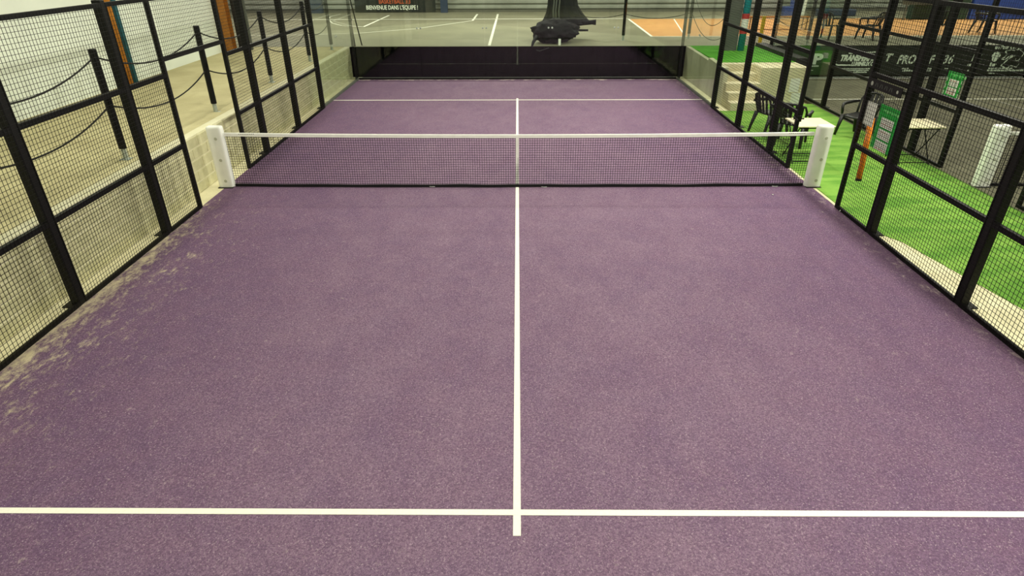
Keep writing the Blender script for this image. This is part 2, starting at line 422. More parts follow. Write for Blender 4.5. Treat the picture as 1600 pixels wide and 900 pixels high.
# concrete wall, landing and steps on the right
mb = MB(); prof = [(6.42, .9), (7.3, .905), (7.9, .93), (7.92, .86), (8.6, .875), (9.4, .89), (10.48, .91)]
n = len(prof)
for x in (5.3, 5.42):
    mb.v += [(x, y, -.2) for y, _ in prof]+[(x, y, zz) for y, zz in prof]
for i in range(n-1):
    mb.f += [(i, i+n, i+1+n, i+1), (i+2*n, i+1+2*n, i+1+3*n, i+3*n), (i+n, i+3*n, i+1+3*n, i+1+n)]
mb.f += [(0, 2*n, 3*n, n), (n-1, 2*n-1, 4*n-1, 3*n-1)]
o = mb.build('wall_retaining_right', M_STAIN); tag(o, 'stained concrete low wall behind the right side glass', kind='structure')
ld = box('floor_landing', M_CONC, (6.25, 7.46, 6.4, 7.28, -.2, ZF)); tag(ld, 'bare concrete landing edge above the green passage', kind='structure')
o = box('floor_landing_back', M_CONC, (5.422, 6.249, 7.0, 7.28, -.2, ZF)); tag(o, 'concrete landing at the head of the steps', kind='structure')
o = box('floor_platform', M_GRN2, (5.422, 7.46, 7.281, 10.62, .5, ZF+.006)); tag(o, 'deep green turf on the raised platform beside the far court corner', kind='structure')
o = box('wall_platform', M_CONC, (7.44, 7.46, 7.285, 10.5, -.2, .499)); tag(o, 'concrete side of the raised platform', kind='structure')
st = empty('stairs', (5.8, 6.2, 0), 'four pale concrete steps rising to the green platform', kind='structure')
for k, yy in enumerate((5.66, 5.97, 6.26, 6.62)):
    mb = MB().bbox(5.36, 6.248, yy, 6.999, .18*k+(0.001 if k else -.05), .18*(k+1), .008); mb.build('step', M_CONC, st)

# hall walls and roof
wl = box('wall_left', M_WHITE, (-9.1, -8.9, -20, 9.5, .7, 9)); tag(wl, 'white painted wall beside the raised walkway', kind='structure')
wb = empty('wall_back', (0, 23.3, ZF), kind='structure'); tag(wb, 'far hall wall clad in grey horizontal sheeting')
box('wall_backing', M_SHEETING, (-20, 30, 23.34, 23.5, .7, 9), wb)
sh = None
for k in range(34):        # corrugations of the sheeting, each a rib of its own
    zz = ZF+.12+k*.24
    if sh is None:
        mb = MB(); mb.add([(x, y, z2) for x in (-20, 30) for y, z2 in ((23.34, zz), (23.27, zz+.04), (23.27, zz+.12), (23.34, zz+.17))], [(0, 4, 5, 1), (1, 5, 6, 2), (2, 6, 7, 3), (0, 1, 2, 3), (7, 6, 5, 4)])
        sh = mb.build('cladding_rib', M_SHEETING, wb); z_0 = zz
    else:
        o = sh.copy(); COL.objects.link(o); o.parent = wb; o.location = (0, 0, zz-z_0)
o = box('baseboard_back', mat('grey_plinth', '#5d5c50', .7, noise_scale=2, amt=.1), (-20, 30, 23.2, 23.34, ZF, ZF+.1)); tag(o, 'dark grey plinth along the far wall', kind='structure')
o = box('wall_right', M_SHEETING, (30, 30.2, -20, 23.5, .7, 9)); tag(o, 'grey clad wall on the far right', kind='structure')
o = box('wall_hall_left', M_SHEETING, (-20.2, -20, 9.5, 23.5, .7, 9)); tag(o, 'grey clad wall at the far left of the hall', kind='structure')
o = box('wall_left_return', M_WHITE, (-20, -9.101, 9.3, 9.5, .7, 9)); tag(o, 'white wall return at the left', kind='structure')
o = box('wall_front', M_SHEETING, (-9.1, 30, -20.2, -20, -.2, 9)); tag(o, 'grey clad wall behind the viewer', kind='structure')
o = box('ceiling', M_CEIL, (-20.2, 30.2, -20.2, 23.5, 9, 9.2)); tag(o, 'pale sheet roof of the hall', kind='structure')
o = box('floor_front', M_KERB, (-8.9, 30, -20, -12.01, -.2, 0)); tag(o, 'concrete floor behind the near end of the courts', kind='structure')
o = box('floor_edge', M_KERB, (8.61, 17.8, -12, -10.01, -.2, -.065)); tag(o, 'concrete behind the near end of the second court', kind='structure')
o = box('floor_side', M_SPORT, (17.8, 30, -12, 10.6, -.2, 0)); tag(o, 'hall floor beyond the second court', kind='structure')

# ================================================================== fences
def wire_panel(side, y0, y1, z0, z1, parent, xp, pitch=.05, r=.0019):
    mb = MB(); n = int(round((y1-y0)/pitch)); k = int(round((z1-z0)/pitch))
    for i in range(1, n):
        y = y0+(y1-y0)*i/n; mb.bar((xp, y, z0), (xp, y, z1), r*2)
    for j in range(1, k):
        zz = z0+(z1-z0)*j/k; mb.bar((xp+side*r*2, y0, zz), (xp+side*r*2, y1, zz), r*2)
    return tag(mb.build('wire_mesh', M_WIRE, parent), kind='stuff')
def side_fence(x, side, label, spans, posts, thin, top=3.0, wr=.0019, header=True, name='side_fence'):
    """x: inner face (wire plane); side +1 if the outside is at +x"""
    root = empty(name, (x, 0, 0), label, 'fence')
    X = lambda a, b: (x+side*a, x+side*b) if side > 0 else (x-b, x-a)
    fr = .02
    for (y0, y1) in spans:
        off = lambda y: .026 if y in thin else .045
        a0, a1 = y0+off(y0), y1-off(y1)
        mb = MB(); xa, xb = X(.012, .052)
        mb.box(xa, xb, a0, a0+fr, 0, top); mb.box(xa, xb, a1-fr, a1, 0, top)
        mb.box(xa, xb, a0+fr, a1-fr, .0, .05); mb.box(xa, xb, a0+fr, a1-fr, top-.05, top)
        pn = mb.build('mesh_panel', M_BLK, root)
        for zz in (1.0, 2.0):
            box('cross_rail', M_BLK, (xa, xb, a0+fr, a1-fr, zz-.03, zz+.03), pn)
        wire_panel(side, y0, y1, .01, top-.01, pn, x+side*.005, r=wr)
    for y in posts:
        xa, xb = X(.012, .122); p = box('post', M_BLK, (xa, xb, y-.044, y+.044, 0, top+.03), root, .006)
        xa, xb = X(.03, .2); box('foot_plate', M_BLK, (xa, xb, y-.1, y+.1, -.001, .012), p)
    for y in thin:
        s = 1 if y > 0 else -1
        xa, xb = X(.012, .072); p = box('gate_post', M_BLK, (xa, xb, y-.025, y+.025, 0, top), root, .004)
    if header:
        xa, xb = X(.012, .052); mb = MB(); mb.box(xa, xb, -.975, .975, 2.18, 2.24); mb.box(xa, xb, -.975, .975, top-.05, top)
        pn = mb.build('header_panel', M_BLK, root); wire_panel(side, -.98, .98, 2.22, top-.01, pn, x+side*.006, r=wr)
    return root
SP1 = [(-9.98, -8.0), (-8.0, -6.0), (-6.0, -4.0), (-4.0, -2.0), (-2.0, -1.0), (1.0, 2.0), (2.0, 4.0), (4.0, 6.0)]
fenceL = side_fence(-4.955, -1, 'black wire mesh fence along the left side beside the block wall', SP1[2:], (-6, -4, -2, 2, 4, 6), (-1, 1))
fenceR = side_fence(4.955, 1, 'black wire mesh fence on the right between purple court and green passage', SP1[2:], (-6, -4, -2, 2, 4, 6), (-1, 1))
fence2 = side_fence(7.765, 1, 'black wire mesh fence of the charcoal court beyond the green passage', [(-4.0, -2.0), (-2.0, -1.0), (1.0, 2.0), (2.0, 4.0), (4.0, 6.0)], (-4, -2, 2, 4, 6), (-1, 1), wr=.0012)
# gate latches
mb = MB(); mb.box(4.96, 5.03, .925, .972, .86, .96); mb.tube([(4.9, .95, .91), (5.08, .95, .91)], .014, 6); mb.tube([(4.94, .85, .9), (4.94, 1.05, .92)], .018, 6)
mb.build('latch', M_BLK, fenceR)
# dark maker's plate hung under the upper rail of the right fence
pl = box('maker_plate', M_BLK, (4.936, 4.944, -1.9, -1.08, 1.84, 1.965), fenceR)
for i, (yy, wd, hh) in enumerate(((-1.16, .07, .06), (-1.8, .05, .045))):
    MB().disc((4.9355, yy, 1.9), (-1, 0, 0), hh/2, .001, 14).build('mark', M_INK, pl)
for i in range(8):
    yy = -1.25-i*.06; MB().bar((4.9352, yy, 1.875), (4.9352, yy-.02+.03*(i % 2), 1.925), .001, .008, up=(0, 1, 0)).build('mark', M_GREYST, pl)

# ------------------------------------------------------------------ glass walls
def fitting(parent, c, nrm):
    MB().disc(c, nrm, .028, .012, 14).build('glass_fitting', M_GALV, parent)
def base_profile(parent, dims): box('base_rail', M_BLK, dims, parent)
def post_part(parent, x0, x1, y0, y1, top=3.05): box('post', M_BLK, (x0, x1, y0, y1, 0, top), parent, .005)
gb = empty('glass_wall', (0, 10.0, 0), 'clear glass back wall at the far end of the purple court', 'glass wall')
for k in range(5):
    x0 = -5+2*k; box('glass_pane', M_GLASS, (x0+.004, x0+1.996, 10.012, 10.024, .06, 3.0), gb)
box('base_rail', M_BLK, (-5, 5, 10.002, 10.05, 0, .06), gb)
box('trim_strip', M_GALV, (-5, 5, 10.002, 10.01, .055, .066), gb)
for k in range(1, 5):
    for s in (-1, 1):
        for zz in (1.5, 2.75): fitting(gb, (-5+2*k+s*.055, 10.01, zz), (0, -1, 0))
post_part(gb, -5.12, -5.04, 10.03, 10.11); post_part(gb, 5.04, 5.12, 10.03, 10.11)
for k in range(1, 5):
    pass
for s, nm in ((-1, 'clear glass side wall in the far left corner before the block wall'), (1, 'clear glass side wall in the far right corner before stained concrete')):
    g = empty('glass_wall', (s*5, 8, 0), nm, 'glass wall')
    for y0 in (6.06, 8.03):
        xa, xb = sorted((s*5.006, s*5.018)); box('glass_pane', M_GLASS, (xa, xb, y0, y0+1.96, .06, 3.0), g)
    xa, xb = sorted((s*4.998, s*5.05)); box('base_rail', M_GREYST, (xa, xb, 6.06, 9.99, 0, .055), g)
    for zz in (1.5, 2.75):
        for d in (-.05, .05): fitting(g, (s*5.004, 8.02+d, zz), (-s, 0, 0))
g2 = empty('glass_wall', (7.8, 8, 0), 'clear glass side wall of the charcoal court beside the platform', 'glass wall')
for y0 in (6.06, 8.03): box('glass_pane', M_GLASS, (7.812, 7.824, y0, y0+1.96, .06, 3.0), g2)
box('base_rail', M_BLK, (7.79, 7.85, 6.06, 9.99, 0, .06), g2)
g3 = empty('glass_wall', (12.8, 10.08, 0), 'clear glass back wall of the charcoal court before the banner', 'glass wall')
for k in range(4):
    x0 = 7.86+2*k; box('glass_pane', M_GLASS, (x0+.004, x0+1.996, 10.09, 10.102, .04, 3.0), g3)
box('base_rail', M_GALV, (7.86, 15.86, 10.08, 10.12, 0, .04), g3)
post_part(g3, 7.8, 7.88, 10.13, 10.2)
# near end wall of the court, below and behind the viewer
g4 = empty('glass_wall', (0, -10.1, 0), 'clear glass wall at the near end under the viewer', 'glass wall')
for k in range(5):
    x0 = -5+2*k; box('glass_pane', M_GLASS, (x0+.004, x0+1.996, -10.124, -10.112, .06, 3.0), g4)
box('base_rail', M_BLK, (-5, 5, -10.14, -10.09, 0, .06), g4)

# ================================================================== nets
def net(name, x0, x1, label, yb=0):
    root = empty(name, ((x0+x1)/2, yb, 0), label, 'net')
    cx = (x0+x1)/2; hw = (x1-x0)/2
    zt = lambda x: .86+.035*((x-cx)/hw)**2
    yw = lambda x, t: yb-(1-t)**2*(.05+.035*noise.noise(Vector((x*.7, yb, 2))))*(1-((x-cx)/hw)**4)
    zb = lambda x: .025+.012*noise.noise(Vector((x*1.6, 3, 1)))
    mb = MB(); n = int((x1-x0)/.04); w_ = .0042
    P = lambda x, t: (x, yw(x, t), zb(x)+(zt(x)-zb(x))*t)
    for i in range(n+1):
        x = x0+(x1-x0)*i/n
        for a, b in ((0, .3), (.3, 1)): mb.bar(P(x, a), P(x, b), w_)
    xs = [x0+(x1-x0)*i/48 for i in range(49)]
    for j in range(1, 21):
        t = j/21
        for a, b in zip(xs, xs[1:]): mb.bar(P(a, t), P(b, t), w_)
    tag(mb.build('net_mesh', M_NET, root), kind='stuff')
    mb = MB()
    xs = [x0+(x1-x0)*i/120 for i in range(121)]
    for a, b in zip(xs, xs[1:]):
        mb.bar(P(a, 0), P(b, 0), .03, .045)
    mb.build('bottom_hem', M_NET, root)
    mb = MB(); o = len(mb.v)
    for x in xs:
        zz = zt(x); wv = .003*noise.noise(Vector((x*3, 0, 8)))
        for dy, dz in ((-.008, -.03), (-.009, .02), (-.004, .028), (.004, .028), (.009, .02), (.008, -.03)):
            mb.v.append((x, yb+dy, zz+dz+(wv if dz < 0 else 0)))
    for i in range(len(xs)-1):
        for k in range(6):
            k2 = (k+1) % 6; mb.f.append((i*6+k, i*6+k2, (i+1)*6+k2, (i+1)*6+k))
    tp = mb.build('net_tape', M_TAPE, root)
    return root, tp, zt
N1, tp1, zt = net('padel_net', -4.84, 4.86, 'black padel net with white top tape across the purple court')
mb = MB(); mb.bar((0, -.014, .0), (0, -.014, .862), .05, .006, up=(0, 1, 0)); mb.build('centre_strap', M_TAPE, N1)
for xx in (-4.6, 4.45):
    for i in range(9): MB().bar((xx+i*.03, -.0105, .9), (xx+i*.03+.018, -.0105, .9), .001, .012).build('print_mark', M_INK, tp1)
for (xx, yy) in ((-1.45, -.1), (4.35, -.1), (.45, -.12)):
    MB().tube([(xx-.04, yy, .03), (xx, yy-.03, .035), (xx+.05, yy-.01, .03)], .006, 6).build('cord_tie', M_GALV, N1)
N2, tp2, _ = net('padel_net', 8.02, 17.5, 'black net with white tape on the charcoal court')
def net_post(x, label):
    root = empty('net_post', (x, 0, 0), label, 'post', 'net posts')
    # rounded upright: stadium section, softly domed top
    hw, hd = .125, .075; ring = []
    for k in range(24):
        a = 2*math.pi*k/24; c, s = math.cos(a), math.sin(a)
        ring.append((math.copysign(abs(c)**.38, c)*hw, math.copysign(abs(s)**.38, s)*hd))
    mb = MB(); lv = [(0, 1), (.97, 1), (1.0, .985), (1.02, .93), (1.03, .8), (1.033, .4)]
    for zz, sc in lv: mb.v += [(x+a*(1-(1-sc)*.6), b*sc, zz) for a, b in ring]
    for i in range(len(lv)-1):
        for k in range(24):
            k2 = (k+1) % 24; mb.f.append((i*24+k, i*24+k2, (i+1)*24+k2, (i+1)*24+k))
    mb.f.append(tuple((len(lv)-1)*24+k for k in range(24)))
    b = mb.build('body', M_PAD, root, smooth=True)
    for zz in (.12, .48, .84): MB().disc((x+.02, -.074, zz), (0, -1, 0), .026, .008, 14).build('bolt_cap', M_CAP, root)
    box('foot_plate', M_BLK, (x-.124, x+.124, -.11, .11, -.0005, .01), root)
    return root
net_post(-4.98, 'white rounded net post at the left end of the net by the block wall')
net_post(5.02, 'white rounded net post at the right end of the net by the passage')
net_post(7.88, 'white rounded net post of the charcoal court behind the right fence')

# ================================================================== rope posts and ropes
RP = []
def rope_post(x, y, label, z=ZF, h=1.5, w_=.052, sleeve=True):
    root = empty('rope_post', (x, y, z), label, 'post', 'rope posts')
    MB().tube([(x, y, z+(.16 if sleeve else .002)), (x, y, z+h-.01), (x, y, z+h)], [w_, w_, w_*.85], 14).build('shaft', M_BLK, root)
    if sleeve:
        MB().tube([(x, y, z+.003), (x, y, z+.175)], w_*.72, 12).build('sleeve', M_GALV, root)
        box('base_plate', M_GALV, (x-.07, x+.07, y-.07, y+.07, z-.002, z+.006), root)
    return root
def rope(a, b, sag, label, r=.012):
    a = Vector(a); b = Vector(b); pts = []
    for i in range(17):
        t = i/16; p = a.lerp(b, t); p.z -= sag*4*t*(1-t); pts.append(p)
    o = MB().tube(pts, r, 6).build('rope', M_ROPE, smooth=True); return tag(o, label, 'rope', 'barrier ropes')
LP = [(-5.68, -4.35), (-5.68, -1.38), (-5.66, 1.58), (-5.67, 4.58), (-5.7, 7.65), (-5.7, 9.9)]
LN = ['black rope post nearest the viewer on the walkway', 'tall black rope post in front of the orange and teal pipes', 'black rope post seen through the left gate opening',
      'black rope post between the two far left fence posts', 'black rope post just before the left side glass', 'last black rope post behind the left side glass']
for (x, y), l in zip(LP[1:], LN[1:]): rope_post(x, y, l)
RN = ['running out of view at the left edge', 'in front of the orange and teal pipes', 'past the left gate opening', 'across the far left fence panels', 'behind the left side glass']
for k in range(5):
    (xa, ya), (xb, yb) = LP[k], LP[k+1]
    sg = .24 if k < 4 else .16
    rope((xa, ya+.066, ZF+1.38), (xb, yb-.066, ZF+1.38), sg, 'upper black rope '+RN[k])
    rope((xa, ya+.066, ZF+.74), (xb, yb-.066, ZF+.74), sg, 'lower black rope '+RN[k])
BP = [(3.55, 12.0, 'black rope post behind the far glass beside the terracotta floor'), (5.85, 12.45, 'dark rope post behind the far right corner of the glass')]
for x, y, l in BP: rope_post(x, y, l)
rope((1.9, 12.0, ZF+.8), (3.49, 12.0, ZF+.8), .1, 'short dark rope between the netting heap and its post', .01)
rope((3.61, 12.0, ZF+.8), (5.79, 12.45, ZF+.8), .14, 'dark rope over the near edge of the terracotta floor', .01)
rope_post(6.12, 9.6, 'short grey post beside the grey and turquoise column', h=.95, w_=.035, sleeve=False)
rope((5.86, 12.38, ZF+1.45), (6.12, 9.65, ZF+.9), .55, 'upper slack rope beside the grey column', .01)
rope((5.86, 12.38, ZF+.8), (6.12, 9.65, ZF+.35), .35, 'lower slack rope over the green platform', .01)
rope_post(8.15, 10.8, 'black rope post at the right edge of the green platform')
rope_post(9.2, 10.8, 'black rope post above the green end of the banner')
rope((8.21, 10.8, ZF+1.38), (9.14, 10.8, ZF+1.38), .1, 'upper rope between the platform post and the banner post', .01)
rope((8.21, 10.8, ZF+.7), (9.14, 10.8, ZF+.7), .16, 'lower rope between the platform post and the banner post', .01)
box('wall_kerb', M_DOOR, (7.47, 7.78, 7.3, 10.5, -.2, ZF+.1))['kind'] = 'structure'

# ================================================================== left wall fittings
pp = MB().tube([(-8.82, 4.34, ZF+.003), (-8.82, 4.34, 6)], .078, 12).build('pipe', M_ORANGE, smooth=True); tag(pp, 'orange vertical pipe on the white wall', 'pipe')
pp = MB().tube([(-8.82, 4.58, ZF+.003), (-8.82, 4.58, 6)], .06, 12).build('pipe', M_TEAL, smooth=True); tag(pp, 'teal vertical pipe beside the orange one on the white wall', 'pipe')
def ibeam(name, x, y, w_, d, m, z1, label):
    mb = MB(); mb.box(x-w_/2, x+w_/2, y-d/2, y-d/2+.02, ZF, z1); mb.box(x-w_/2, x+w_/2, y+d/2-.02, y+d/2, ZF, z1); mb.box(x-.012, x+.012, y-d/2+.02, y+d/2-.02, ZF, z1)
    return tag(mb.build(name, m), label, 'column')
ibeam('steel_column', -8.74, 9.75, .26, .3, M_ORANGE, 6, 'orange steel column at the end of the white wall')
d = empty('door_1', (-8.2, 9.95, ZF), 'black door leaf standing beside the orange column', kind='structure')
box('door_leaf', M_DOOR, (-8.56, -8.31, 9.93, 9.98, ZF+.01, 3.2), d); box('door_stile', M_GREYST, (-8.3, -8.15, 9.9, 10.0, ZF, 3.2), d)
MB().tube([(-8.4, 9.91, 1.9), (-8.32, 9.9, 1.9)], .012, 8).build('door_handle', M_GALV, d)

# ================================================================== things beyond the far glass
bn = empty('banner', (-6.05, 23.1, ZF), 'black banner with orange and white lettering on the far wall', 'banner')
box('cloth', M_BAN, (-8.05, -4.05, 23.1, 23.13, ZF+.02, 3.3), bn)
text('lettering', 'BASKETBALL 3:3', .27, (-6.85, 23.095, 1.31), M_BTXT2, bn, bold=.005, sx=.82)
text('lettering', "BIENVENUE DANS L'EQUIPE !", .27, (-7.5, 23.095, 1.04), M_BTXT, bn, bold=.004, sx=.74)
ibeam('steel_column', -3.62, 23.05, .34, .26, M_NAVY, 7, 'navy column beside the black banner on the far wall')
ibeam('steel_column', -9.9, 22.9, .6, .26, M_NAVY, 7, 'blue-grey column left of the black banner')
# basketball markings
hline([(-6.19, 16.5), (-6.1, 21.6)], .09)
hline([(-19, 13.6), (-8.5, 13.7), (-5.9, 14.3), (-3.97, 15.74), (-1.95, 18.9)], .06); hline([(-1.95, 18.9), (-1.93, 22.1)], .09)
hline([(-.9, 10.8), (-.94, 22.1)], .09)
hline([(-19.5, 19.6), (4.9, 19.6)], .09)
hline([(-8.6, 22.3), (-8.75, 21.0), (-8.45, 19.6), (-7.85, 18.0), (-7.2, 17.0), (-6.19, 16.5)], .06)
hline([(4.72, 13.02), (4.92, 19.4)], .09); hline([(5.9, 13.1), (6.9, 19.3)], .05); hline([(4.72, 13.03), (29.8, 13.03)], .06)
# gathered divider netting: a hanging bundle and a heap at its foot
nb = empty('divider_netting', (1.3, 11.6, ZF), 'dark gathered divider netting hanging into a heap behind the glass', 'netting')
mb = MB(); rings = []
for k in range(22):
    t = k/21; t = t*t; zz = ZF+.5+t*5.0; rad = .22+.16*max(0, 1-t/.5)+.2*max(0, 1-t/.12)**1.6; cx = 1.52+.14*max(0, 1-t/.12)
    for i in range(40):
        a = 2*math.pi*i/40; rr = rad*(1+.13*math.sin(a*11+t*1.5)+.1*math.sin(a*5-t*3))
        mb.v.append((cx+rr*math.cos(a)*1.25, 12.4+rr*math.sin(a)*.7, zz))
for k in range(21):
    for i in range(40):
        i2 = (i+1) % 40; mb.f.append((k*40+i, k*40+i2, (k+1)*40+i2, (k+1)*40+i))
mb.build('hanging_bundle', M_DRAPE, nb, smooth=True)
mb = MB(); U, Vn = 48, 24
for j in range(Vn+1):
    th = math.pi*j/Vn
    for i in range(U):
        a = 2*math.pi*i/U; d = Vector((math.sin(th)*math.cos(a), math.sin(th)*math.sin(a), math.cos(th)))
        rr = 1+.2*noise.noise(d*2.4+Vector((9, 2, 3)))+.2*noise.noise(d*6)+.1*noise.noise(d*13)
        p = Vector((d.x*.72*rr, d.y*.5*rr, max(-.98, d.z*rr)*.36)); mb.v.append((1.22+p.x, 11.35+p.y, ZF+.36+p.z))
for j in range(Vn):
    for i in range(U):
        i2 = (i+1) % U; mb.f.append((j*U+i, (j+1)*U+i, (j+1)*U+i2, j*U+i2))
for (fx, fz) in ((1.12, 0), (1.2, .1), (1.3, .0)):
    MB().tube([(fx+.1, 11.98, ZF+.45), (fx+.06, 12.0, ZF+.9), (fx+.12, 12.05, ZF+1.6), (fx+.2, 12.1, ZF+3.5)], [.025, .03, .025, .02], 8).build('pale_fold', M_GREYST, nb, smooth=True)
mb.build('heap', M_DRAPE, nb, smooth=True)
mb = MB(); mb.tube([(1.75, 12.3, ZF+.48), (2.2, 12.2, ZF+.52), (2.5, 12.15, ZF+.55), (2.62, 12.15, ZF+.55)], [.1, .07, .07, .09], 10); mb.tube([(1.5, 12.0, ZF+.38), (2.1, 11.9, ZF+.33), (2.35, 11.9, ZF+.33)], [.05, .035, .03], 8)
mb.build('tied_end', M_DRAPE, nb, smooth=True)
mb = MB(); mb.tube([(.62, 10.95, ZF+.25), (.5, 10.72, ZF+.1), (.45, 10.58, ZF-.05), (.7, 10.42, ZF-.12), (1.0, 10.43, ZF-.02)], [.06, .05, .035, .02, .015], 8)
mb.build('trailing_end', M_DRAPE, nb, smooth=True)
o = box('floor_weight', M_PAD, (1.3, 1.38, 10.72, 10.78, ZF+.006, ZF+.2), b=.01); tag(o, 'small white upright block at the foot of the netting heap', 'block')
# bracing of the left glass corner
o = empty('corner_brace', (-5.05, 10.7, ZF), 'thin black brace poles behind the far left corner of the glass', 'brace')
MB().tube([(-5.0, 10.9, ZF), (-5.3, 10.75, ZF+2.2)], .02, 8).build('pole', M_BLK, o); MB().tube([(-5.17, 10.68, ZF), (-5.3, 10.75, ZF+2.2)], .02, 8).build('pole', M_BLK, o)
MB().disc((-5.22, 10.72, ZF+.78), (0, -1, 0), .05, .04, 10).build('clamp', M_GREYST, o)

# ================================================================== right platform
cl = empty('building_column', (6.35, 9.6, ZF), 'grey steel column standing on the green platform', 'column')
mb = MB(); mb.box(6.17, 6.56, 9.5, 9.53, ZF+.007, 7); mb.box(6.17, 6.56, 9.82, 9.85, ZF+.007, 7); mb.box(6.34, 6.38, 9.53, 9.82, ZF+.007, 7); mb.build('web', M_GREYST, cl)
box('cover_plate', M_GREYST, (6.17, 6.5, 9.47, 9.499, ZF+.007, 7), cl)
pp = empty('pipe', (6.68, 9.5, ZF), 'turquoise pipe with red and white tape beside the grey column', 'pipe')
MB().tube([(6.68, 9.5, ZF+.007), (6.68, 9.5, 7)], .1, 14).build('tube', M_TURQ, pp, smooth=True)
for (z0, z1, m) in ((1.38, 1.52, M_RED), (1.52, 1.78, M_PAPER), (1.78, 1.92, M_RED)): MB().tube([(6.68, 9.5, z0), (6.68, 9.5, z1)], .108, 14, True).build('tape_band', m, pp)
o = MB().tube([(7.88, 11.27, ZF), (7.88, 11.27, ZF+.8)], .06, 12).build('bollard', M_YEL); tag(o, 'yellow post beyond the green platform', 'post')
ctn = empty('drink_carton', (7.3, 7.6, ZF), 'small white and green carton on the platform edge', 'carton')
box('carton_body', M_PAPER, (7.24, 7.36, 7.5, 7.6, ZF+.07, ZF+.2), ctn); box('carton_base', M_SIGN, (7.24, 7.36, 7.5, 7.6, ZF+.006, ZF+.07), ctn)
for i, (xx, zz, hh, l) in enumerate(((7.05, .3, .34, 'upper white sheet hung on the concrete face below the platform'), (7.14, .01, .27, 'lower white sheet on the concrete face beside the green turf'))):
    o = box('paper_sheet', M_PAPER, (xx, xx+.24, 6.39, 6.396, zz, zz+hh)); tag(o, l, 'paper')

# ================================================================== sponsor banner of the second court
sb = empty('sponsor_banner', (12.5, 10.5, 0), 'long black sponsor banner with white lettering behind the charcoal court', 'banner')
box('cloth', M_BAN, (9.9, 18.3, 10.495, 10.515, .03, ZF-.02), sb); box('cloth', M_BANG, (8.6, 9.899, 10.495, 10.515, .03, ZF-.02), sb)
T = lambda s, size, x, z, **k: text('lettering', s, size, (x, 10.491, z), k.pop('m', M_BTXT), sb, **k)
T('P', .42, 9.36, .37, bold=.022, sx=1.4)
T('TRANSFERMA', .24, 10.22, .46, bold=.014, shear=.25, sx=.78)
T('T', .3, 11.62, .45, bold=.016, shear=.25)
T('LUMINEUX CO', .16, 10.62, .31, bold=.01, shear=.2, sx=.72)
MB().tube([(10.12, 10.49, .45), (10.1, 10.49, .36), (10.2, 10.49, .325), (10.6, 10.49, .325)], [.012, .022, .024, .02], 6).build('swoosh', M_BTXT, sb)
MB().bar((10.45, 10.49, .68), (11.4, 10.49, .72), .004, .035).build('swoosh', M_BTXT, sb)
for (x, z, n, s) in ((9.34, .28, 6, .05), (9.1, .16, 12, .03), (9.1, .09, 3, .05), (10.35, .2, 26, .035), (10.5, .15, 22, .035), (10.75, .09, 9, .05), (12.25, .2, 6, .04), (12.3, .13, 7, .055), (13.0, .2, 5, .04), (13.0, .13, 5, .055), (13.62, .2, 4, .03), (14.35, .13, 5, .05), (15.0, .2, 20, .04), (14.98, .13, 22, .055), (15.05, .05, 6, .035)):
    mb = MB(); x_ = x
    for i in range(n):
        ww = s*random.uniform(.5, 1.0); mb.box(x_, x_+ww, 10.49, 10.494, z, z+s*random.uniform(.7, 1.1)); x_ += ww+s*.25
    tag(mb.build('small_print', M_BTXT, sb), kind='stuff')
T('PRO', .36, 12.04, .37, bold=.012, shear=.2, sx=.8)
T('F', .36, 13.02, .37, bold=.01, shear=.25)
T('36', .36, 13.46, .37, bold=.006, shear=.2, sx=.9)
T('DI', .24, 14.38, .46, bold=.02, shear=.15)
T('ou J', .14, 14.3, .29, bold=.008)
T('Eur', .14, 15.0, .29, bold=.008)
T('un Pour Di Pour', .15, 14.98, .8, bold=.006, sx=.9)
mb = MB()
for k in range(5):
    a = math.pi*(.1+.2*k); mb.disc((15.1+.1*math.cos(a), 10.493, .56+.12*math.sin(a)), (0, -1, 0), .045, .003, 10)
mb.disc((15.1, 10.493, .52), (0, -1, 0), .1, .004, 14); mb.build('emblem', M_BTXT, sb)
mb = MB()
out = [(15.34, .72), (15.42, .66), (15.4, .56), (15.3, .5), (15.42, .48), (15.52, .58), (15.7, .6), (15.55, .53), (15.46, .42), (15.36, .3), (15.46, .26), (15.58, .2), (15.66, .3), (15.8, .27), (15.88, .25), (15.9, .36)]
for a, b in zip(out, out[1:]): mb.bar((a[0], 10.491, a[1]), (b[0], 10.491, b[1]), .004, .03, up=(0, 0, 1) if abs(a[0]-b[0]) > abs(a[1]-b[1]) else (1, 0, 0))
out = [(15.34, .73), (15.5, .77), (15.62, .75), (15.74, .79), (15.84, .74), (15.95, .66), (15.9, .56), (15.86, .46), (15.76, .44), (15.76, .52)]
for a, b in zip(out, out[1:]): mb.bar((a[0], 10.491, a[1]), (b[0], 10.491, b[1]), .004, .016, up=(0, 0, 1) if abs(a[0]-b[0]) > abs(a[1]-b[1]) else (1, 0, 0))
mb.build('emblem', M_BTXT, sb)

